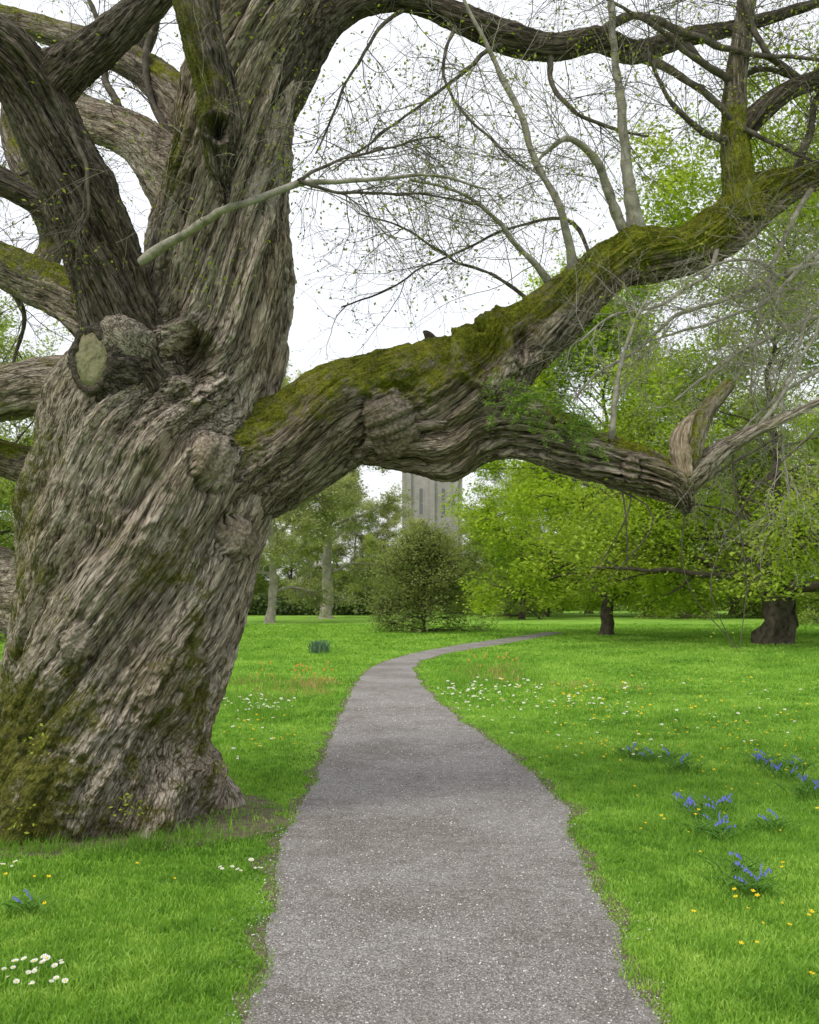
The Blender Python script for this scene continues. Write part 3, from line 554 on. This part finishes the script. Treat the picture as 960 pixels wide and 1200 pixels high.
tag(mk('leaves',v,f,LF_BUD,OLD,{'tone':t},smooth=False),'tiny fresh yellow green leaf buds',kind='stuff')
C=[]
for (x,y,D,s_,n_) in [(340,190,6.9,.12,110),(370,160,7,.2,120),(330,60,6.9,.2,70),(230,330,6.7,.08,40),(265,330,6.7,.09,50),(150,945,6.42,.05,50),(45,870,6.45,.05,30),(25,960,6.4,.07,40),(150,150,7.2,.2,70),(480,30,7.4,.3,60),(215,280,6.7,.1,40),(420,230,6.9,.3,80),(20,20,6.3,.3,60),(300,20,6.7,.2,50),(262,900,7.1,.03,30),(450,130,7,.3,70)]:
    C.append(W(x,y,D)+rs.normal(size=(n_,3))*s_)
C=np.concatenate(C); v,f,t=leaves(C,.028,rs,rs.random(len(C)),.3); tag(mk('leaves',v,f,LF_BUD,OLD,{'tone':t},smooth=False),'small shoots of young leaves on the bark',kind='stuff')
fs=[]
for k_ in range(24):
    x=rs.uniform(558,690); y=448+ (x-560)*.40+rs.uniform(-14,22)
    fs.append([(x,y,6.95,1.6),(x+rs.uniform(0,22),y+rs.uniform(0,10),6.75,1.3),(x+rs.uniform(5,45),y+rs.uniform(4,26),6.6,.8)])
FP,FR=fixed(fs,14,jit=.004); F2=grow(FP,FR*.5,14,.1,1,.06,.18,(.7,1.),rs,n=6,wob=.05,up=-.01,rmin=.0007,rmax=.001); 
q=np.repeat(np.arange(len(F2[0])),18); tt=rs.random(len(q)); C=at(F2[0],q,tt); v,f,t=leaves(C+rs.normal(size=C.shape)*.007,.026,rs,np.clip(rs.normal(.55,.25,len(C)),0,1),.9,.30)
vb,fb=join([(FP,FR*.5,4),(*F2,3)]); mk('branch',vb,fb,TWIGD,OLD)
tag(mk('foliage_spray',v,f,LF_CEDAR,OLD,{'tone':t},smooth=False),'feathery green leaf sprays on the lower limb')
# ---------------------------------------------------------------- park trees
TBARK=simple_bark('tree_bark_dark',(.03,.026,.018),(.12,.10,.075),5); TBARKP=simple_bark('tree_bark_pale',(.20,.175,.14),(.40,.37,.31),3)
def make_tree(loc,h,cr,base,tr,nleaf,ls,lmat,bmat,seed,label,name='park_tree',m1=26,m2=9,m3=6,droop=-.03,spread=.3,cat='tree',flatz=.45,fork=None,el0=.05,gn=.12,zmin=None,pw=.5):
    rs=np.random.default_rng(seed); root=empty(name,loc); tag(root,label,cat)
    n=40; z=np.linspace(-.1,h*.93,n); P=np.stack([np.cumsum(rs.normal(0,.08,n))*h/18,np.cumsum(rs.normal(0,.08,n))*h/18,z],-1)[None]; P[:,0,:2]=0;P[:,1,:2]*=.3
    R=(tr*(1-.93*np.linspace(0,1,n))+tr*.5*np.exp(-np.linspace(0,h,n)/.25))
    if fork: R=R*(1-.72*sm(fork*.8,fork*1.6,z))
    R=R[None]
    t=rs.uniform(max(.02,base/h),.98,m1)
    if fork: t[:9]=rs.uniform(fork*.7,fork*1.2,9)/h
    t.sort(); o=at(P,np.zeros(m1,int),t)
    az=np.arange(m1)*2.4+rs.uniform(-.4,.4,m1); prof=np.clip(1-((t-.38)/.68)**2,.05,1)**pw; Lh=cr*prof*rs.uniform(.75,1.12,m1)
    el=np.interp(t,[0,.3,.7,1],[el0,.3,.75,1.2])+rs.uniform(-.15,.15,m1)
    if fork: el[:9]=rs.uniform(.35,1.0,9)
    d=np.stack([np.cos(az)*np.cos(el),np.sin(az)*np.cos(el),np.sin(el)],-1); pts=[o]; nn=14
    for j in range(nn-1):
        d=nrm(d+rs.normal(size=d.shape)*.16+np.array([0,0,droop+ (.04 if j<4 else -.02)])); pts.append(pts[-1]+d*(Lh/(nn-1))[:,None])
    P1=np.stack(pts,1); r0=np.maximum(at(R,np.zeros(m1,int),t)*.45,.03)
    if fork: r0[:9]=tr*rs.uniform(.3,.5,9)
    if zmin:
        hd=np.hypot(P1[...,0],P1[...,1]); fl=zmin+.35+.5*pn(P1*.6+seed)+.16*hd
        fl=np.minimum(fl,np.maximum(P1[:,:1,2],fl*0+zmin+.2)+.10*hd); P1[...,2]=np.where(P1[...,2]<fl,fl*.75+P1[...,2]*.25,P1[...,2])
    R1_=r0[:,None]*(1-.88*np.linspace(0,1,nn))[None]
    P2,R2_=grow(P1,R1_,m2,.2,1,cr*.2,cr*.45,(.4,1.1),rs,n=8,wob=.15,up=droop,rmin=.010,rmax=.05)
    P3,R3_=grow(P2,R2_,m3,.15,1,cr*.08,cr*.2,(.4,1.1),rs,n=5,wob=.18,up=droop,rmin=.006,rmax=.015)
    if zmin:
        k2=P2[...,2].min(1)>zmin*.85; k3=P3[...,2].min(1)>zmin
        P2,R2_,P3,R3_=P2[k2],R2_[k2],P3[k3],R3_[k3]
    v1,f1=tubes(P,R,28); v2,f2=tubes(P1,R1_,7); 
    v1=v1+np.stack([pn(v1*1.8+seed),pn(v1*1.8+seed+9),0*v1[:,0]],-1)*gn*tr*2+np.stack([pn(v1*np.array([4.5,4.5,1.2])+seed),pn(v1*np.array([4.5,4.5,1.2])+9),0*v1[:,0]],-1)*gn*tr*1.6
    ob=mk('trunk',np.vstack([v1,v2]),np.vstack([f1,f2+len(v1)]),bmat); ob.parent=root
    v,f=join([(P2,R2_,4),(P3,R3_,3)]); ob=mk('branches',v,f,bmat); ob.parent=root
    q=rs.integers(0,len(P3),nleaf); C=at(P3,q,rs.random(nleaf)**.7)+rs.normal(size=(nleaf,3))*np.array([spread,spread,spread*flatz])
    C=C[C[:,2]>(zmin or .08)]; nl=len(C)
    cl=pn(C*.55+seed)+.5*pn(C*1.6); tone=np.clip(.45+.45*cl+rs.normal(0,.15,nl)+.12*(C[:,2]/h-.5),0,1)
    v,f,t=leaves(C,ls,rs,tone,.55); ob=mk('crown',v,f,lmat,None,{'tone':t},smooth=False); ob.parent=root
    return root
def copy_tree(root,loc,sc,rot,label):
    r=root.copy(); COL.objects.link(r); r.location=tuple(loc); r.rotation_euler=(0,0,rot); r.scale=(sc,)*3; r['label']=label
    for c in root.children:
        k=c.copy(); COL.objects.link(k); k.parent=r
    return r
mt=make_tree(G(711,745),13.0,6.8,1.6,.26,98000,.18,LF_BRIGHT,TBARK,31,'bright spring green broadleaf tree with low branches',droop=-.035,m1=40,el0=.12,zmin=.95)
bt=make_tree(G(908,755),17.0,7.8,2.8,.50,112000,.16,LF_SOFT,TBARK,32,'broad low spreading tree in fresh leaf with short trunk',droop=-.035,m1=40,m2=9,spread=.4,fork=2.4,gn=.28,zmin=1.5)
make_tree(G(497,741),4.0,3.0,.02,.07,30000,.13,LF_YEW,TBARK,33,'loose bronze green shrub resting on the lawn',name='shrub',m1=70,m2=9,droop=-.02,spread=.26,cat='shrub',flatz=.9,el0=.05,pw=.9)
sp=make_tree((-8.7,64,0),15,5.4,2.0,.30,52000,.19,LF_BROWN,TBARKP,34,'slender tree with brown trunk and sparse new leaf',m1=30)
sq=make_tree((-6.3,77,0),17,6.2,2.6,.46,60000,.2,LF_BROWN,TBARKP,35,'pale grey trunked tree just coming into leaf',m1=30)
md=make_tree((-22,50,0),15,7,.8,.36,52000,.2,LF_MID,TBARK,36,'rounded green park tree',m1=32)
def gx(x,D): return (x-480)*D/1200
copy_tree(md,(gx(-10,38),38,0),.8,1.0,'leafy green tree on the open lawn')
rs=np.random.default_rng(77)
for i,(x,D,b,sc) in enumerate([(-60,85,md,.9),(60,95,sq,1.0),(200,90,sp,1.0),(262,98,md,.7),(300,112,md,.75),(340,98,md,.6),(372,104,md,.62),(415,108,sp,.8),(440,92,md,.42),(452,108,sp,.72),(486,104,sp,.60),(478,98,md,.36),(524,100,sp,.50),(545,96,md,.42),(568,102,md,.68),(595,90,md,.85),(640,84,mt,.9),(612,74,md,.62),(690,100,md,1.),(760,85,md,1.05),(800,78,md,1.0),(860,95,md,1.2),(900,80,md,1.1),(960,80,md,1.1),(1030,60,md,1.0),(1100,80,md,1.3),(1060,42,mt,.8)]):
    copy_tree(b,(gx(x,D),D,0),sc*rs.uniform(.97,1.03),rs.random()*6.28,['park tree in fresh spring leaf','tall tree with sparse spring foliage'][b in (sp,sq)])
n=90000; X=rs.uniform(-75,80,n); Y0=122+rs.normal(0,2.,n); hh=4.5+2.5*pn(np.stack([X*.1,X*0,X*0+1],-1))+2*pn(np.stack([X*.4,X*0,X*0+8],-1))
C=np.stack([X,Y0,rs.random(n)**.8*hh],-1); tone=np.clip(.4+.5*pn(C*.3)+rs.normal(0,.15,n),0,1)
v,f,t=leaves(C,.5,rs,tone,.3); tag(mk('shrubbery',v,f,LF_YEW,None,{'tone':t},smooth=False),'mixed green shrub belt at the edge of lawn','shrubs','stuff')
n=14000; X=rs.uniform(-17,-1,n); Y0=92+rs.normal(0,1.,n); hh=1.5+1.0*pn(np.stack([X*.5,X*0,X*0+1],-1))
C=np.stack([X,Y0,rs.random(n)**.8*hh],-1); tone=np.clip(.4+.4*pn(C*.5)+rs.normal(0,.15,n),0,1)
v,f,t=leaves(C,.35,rs,tone,.3); tag(mk('hedge',v,f,LF_DARK,None,{'tone':t},smooth=False),'low dark evergreen hedge below pale trees','hedge')
# ---------------------------------------------------------------- stone tower
s=N('tower_stone_hazed'); ob=s.obj(); br=s.n('ShaderNodeTexBrick'); br.inputs['Scale'].default_value=1.4; br.inputs['Color1'].default_value=(.44,.42,.385,1); br.inputs['Color2'].default_value=(.37,.355,.325,1); br.inputs['Mortar'].default_value=(.31,.30,.27,1)
mp=s.n('ShaderNodeMapping'); mp.inputs['Rotation'].default_value=(math.radians(90),0,0); s.l(ob,mp.inputs[0]); s.l(mp.outputs[0],br.inputs['Vector'])
s.pbr(s.mix(s.ramp(s.noise(ob,.5,6,.7),[(.35,0.0),(.65,.8)]),br.outputs['Color'],(.28,.27,.23)),.9); STONE=s.m  # pale stone, lightened further so the colour itself carries distance haze
GL=flat('window_hazed',(.17,.17,.165),.4)  # window openings paled in colour to imitate haze
def boxes(bl):
    V=[];F=[]
    for (x0,x1,y0,y1,z0,z1) in bl:
        o_=len(V); V+=[(x,y,z) for z in (z0,z1) for (x,y) in ((x0,y0),(x1,y0),(x1,y1),(x0,y1))]
        F+=[[o_+q for q in a] for a in ((3,2,1,0),(4,5,6,7),(0,1,5,4),(1,2,6,5),(2,3,7,6),(3,0,4,7))]
    return np.array(V),np.array(F)
TL=np.array([gx(506,132),132,0]); tw=empty('stone_tower',TL); tag(tw,'tall pale grey stone church tower screened by trees','tower')
hw=3.3; H=27
bl=[(-hw,hw,-hw,hw,-.2,H),(-hw-.12,hw+.12,-hw-.12,hw+.12,9,9.25),(-hw-.12,hw+.12,-hw-.12,hw+.12,20,20.3),(-hw-.25,hw+.25,-hw-.25,hw+.25,H,H+.5)]
for sx in (-1,1):
    for sy in (-1,1):
        bl.append((min(sx*hw,sx*(hw+.5)),max(sx*hw,sx*(hw+.5)),min(sy*(hw-.9),sy*hw*1.003),max(sy*(hw-.9),sy*hw*1.003),-.2,19))
for xx in (-hw+.05,-.3,hw-.65): bl.append((xx,xx+.6,-hw-.35,-hw+.01,-.2,19.6))
for i in range(5):
    x=-hw-.2+i*1.5
    for y in (-hw-.2,hw-.3): bl.append((x,x+.8,y,y+.5,H+.502,H+1.5))
v,f=boxes(bl); o=mk('wall',v,f,STONE,smooth=False); o.parent=tw
for (zx,z0,z1) in ((-1.1,21,24),(1.1,21,24),(-1.4,12,15),(1.4,12,15)):
    th=np.linspace(0,math.pi,9); ww=.45 if z0>20 else .22; pr_=[(-ww,z0),(ww,z0)]+[(ww*math.cos(a),z1+ww*1.4*math.sin(a)) for a in th]
    fr=[(-ww-.15,z0-.15),(ww+.15,z0-.15)]+[((ww+.15)*math.cos(a),z1+(ww*1.4+.2)*math.sin(a)) for a in th]
    m_=len(pr_); V=[(zx+x,-hw-.05,z) for x,z in pr_]+[(zx+x,-hw-.05,z) for x,z in fr]+[(zx+x,-hw,z) for x,z in fr]
    F4=[(i,(i+1)%m_,m_+(i+1)%m_,m_+i) for i in range(m_)]+[(m_+i,m_+(i+1)%m_,2*m_+(i+1)%m_,2*m_+i) for i in range(m_)]
    wn=mk('window',[(zx+x,-hw-.02,z) for x,z in pr_],np.array([list(range(m_))]),GL,smooth=False); wn.parent=tw
    o=mk('frame',V,np.array(F4),STONE,smooth=False); o.parent=wn
# ---------------------------------------------------------------- flowers
rs=np.random.default_rng(5)
def flower_mesh(name,pet,cen,rad,hgt,npet=11,cup=.15):
    V=[];F3=[];F4=[];mi3=[];mi4=[]
    for z in (0,hgt):
        for a in range(3): V.append((.0012*math.cos(a*2.09),.0012*math.sin(a*2.09),z))
    for a in range(3): F4.append((a,(a+1)%3,3+(a+1)%3,3+a)); mi4.append(2)
    for p in range(npet):
        a=p*2*math.pi/npet; da=math.pi/npet*.85; o_=len(V)
        V+= [(rad*.25*math.cos(a),rad*.25*math.sin(a),hgt),(rad*.8*math.cos(a-da),rad*.8*math.sin(a-da),hgt+rad*cup),(rad*math.cos(a),rad*math.sin(a),hgt+rad*cup*1.3),(rad*.8*math.cos(a+da),rad*.8*math.sin(a+da),hgt+rad*cup)]
        F4.append((o_,o_+1,o_+2,o_+3)); mi4.append(0)
    o_=len(V); V.append((0,0,hgt+rad*.3))
    for a in range(8): V.append((rad*.33*math.cos(a*.785),rad*.33*math.sin(a*.785),hgt+rad*.08))
    for a in range(8): F3.append((o_,o_+1+a,o_+1+(a+1)%8)); mi3.append(1)
    ob=mk(name,V,[np.array(F4),np.array(F3)],[pet,cen,STEM],smooth=False,midx=mi4+mi3); return ob
def place(proto,pts,label,cat,group,s0=.8,s1=1.2):
    first=True
    for p in pts:
        ob=proto if first else proto.copy()
        if not first: COL.objects.link(ob)
        first=False
        f_=max(1,p[1]/8)
        ob.location=tuple(p); s_=rs.uniform(s0,s1)*f_**.7; ob.scale=(s_,s_,s_*1.15); ob.rotation_euler=(rs.uniform(.0,.5),rs.uniform(-.25,.25),rs.uniform(-.6,.6))
        tag(ob,label,cat,group=group)
def region(specs):
    out=[]
    for x0,x1,y0,y1,c in specs:
        k=0
        while k<c:
            p=G(rs.uniform(x0,x1),rs.uniform(y0,y1))
            if inpath(p) or np.hypot(p[0]-TB[0],p[1]-TB[1])<1.2: k+=.2; continue
            out.append(p); k+=1
    return out
place(flower_mesh('daisy',WHITE,YEL,.013,.055),region([(0,85,1138,1168,22),(0,30,1020,1030,3),(255,325,1020,1032,9),(262,345,822,840,55),(525,640,805,838,75),(640,745,825,838,24),(500,560,810,830,18),(560,940,800,900,70),(270,330,850,900,12)]),'small white daisy with yellow centre in grass','flower','daisies in the lawn',.7,1.4)
place(flower_mesh('buttercup',YEL,YEL,.011,.06,5,.4),region([(640,960,835,900,110),(700,960,900,1000,32),(800,960,1000,1110,14),(860,960,1060,1170,5),(262,350,845,885,20),(150,165,1022,1030,1),(200,215,1035,1050,1),(45,60,1065,1075,1),(560,700,805,840,35),(10,60,1020,1060,3),(640,880,800,835,40)]),'small yellow wildflower standing in grass','flower','yellow wildflowers in the lawn',.7,1.4)
place(flower_mesh('cowslip',ORANGE,YEL,.015,.15,6,1.0),region([(340,392,797,815,22),(285,335,795,815,6),(545,605,780,797,14)]),'pale orange cowslip flower standing in rough grass','flower','cowslips beside the path',.8,1.1)
def bluebell(seed,nf,scale):
    r=np.random.default_rng(seed); e=empty('bluebell_plant',(0,0,0))
    n=40; X=r.normal(0,.08,n)*scale;Y=r.normal(0,.08,n)*scale
    P=[];R=[]
    for i in range(n):
        a=r.random()*6.28; L=r.uniform(.12,.24); t=np.linspace(0,1,6)
        P.append(np.stack([X[i]+np.cos(a)*L*t**1.3*.7,Y[i]+np.sin(a)*L*t**1.3*.7,L*(t-.5*t*t)],-1)); R.append(.0038*np.sin(np.pi*(.15+.83*t)))
    v,f=tubes(np.array(P),np.array(R),4); o1=mk('leaves',v,f,BLUELEAF,attrs={'tone':r.random(len(v))}); o1.parent=e
    for i in range(nf):
        V=[];F=[];o_=0
        a=r.random()*6.28; x,y=r.normal(0,.085,2)*scale; L=r.uniform(.13,.24); t=np.linspace(0,1,10); bend=r.uniform(.3,.8)
        q=np.stack([x+np.cos(a)*L*bend*t**2.5,y+np.sin(a)*L*bend*t**2.5,L*t-L*.35*bend*t**4],-1)
        nb=r.integers(3,7)
        for b in range(nb):
            tt=.6+.4*b/nb; c=np.array([np.interp(tt,t,q[:,j]) for j in range(3)]); aa=r.random()*6.28; d=np.array([math.cos(aa),math.sin(aa),0])*.004
            c=c+d; k=6
            for (zz,rr) in ((.0,.002),(-.007,.0045),(-.014,.0045),(-.018,.007)):
                for g_ in range(k): V.append(c+np.array([rr*math.cos(g_*1.047),rr*math.sin(g_*1.047),zz])+d*(-zz*40))
            for lv in range(3):
                for g_ in range(k): F.append((o_+lv*k+g_,o_+lv*k+(g_+1)%k,o_+(lv+1)*k+(g_+1)%k,o_+(lv+1)*k+g_))
            o_+=4*k
        vs,fs_=tubes(q[None],np.full((1,10),.0016),4)
        mi=[0]*len(F)+[1]*len(fs_)
        mk('flower_spike',np.vstack([np.array(V),vs]),np.vstack([np.array(F),fs_+len(V)]),[BLUE,STEM],midx=mi).parent=e
    return e
protos=[bluebell(1,8,1.),bluebell(2,4,.9),bluebell(3,2,.7)]; used=[False]*3
for (x,y,k,s_) in [(822,962,0,1.),(838,952,1,1.),(812,950,1,.9),(828,978,1,.9),(872,1045,1,.9),(868,1028,2,1),(908,905,1,1.1),(925,915,1,1.1),(945,935,1,1.),(958,928,1,1.),(798,905,2,1.2),(740,890,2,1.1),(783,893,2,1.),(905,975,2,1.),(880,1050,2,.9),(30,1072,2,.8),(893,898,2,1.1),(760,895,2,1),(845,985,2,1.),(935,905,2,1)]:
    pr_=protos[k]; p=G(x,y)
    if used[k]:
        e=pr_.copy(); COL.objects.link(e)
        for c in pr_.children:
            cc=c.copy(); COL.objects.link(cc); cc.parent=e
    else: e=pr_; used[k]=True
    e.location=tuple(p); e.scale=(s_,)*3; e.rotation_euler=(0,0,rs.random()*6.28); tag(e,['full clump of bluebells in the grass','bluebell clump with a few flowers','single small bluebell in the grass'][k],'bluebells',group='bluebells in the lawn')
e=empty('daffodil_plant',G(375,766)); tag(e,'grey green clump of long strap leaves on lawn','plant')
r=np.random.default_rng(9); P=[];R=[]
for i in range(120):
    a=r.random()*6.28; L=r.uniform(.3,.5); t=np.linspace(0,1,6); x,y=r.normal(0,.12,2)
    P.append(np.stack([x+np.cos(a)*L*.35*t**2,y+np.sin(a)*L*.35*t**2,L*(t-.15*t*t)],-1)); R.append(.014*np.sin(np.pi*(.2+.78*t)))
v,f=tubes(np.array(P),np.array(R),4); mk('leaves',v,f,leaf_mat('daffodil_leaf',[(.08,.17,.09),(.16,.28,.15)],.2),attrs={'tone':r.random(len(v))}).parent=e
print('done')
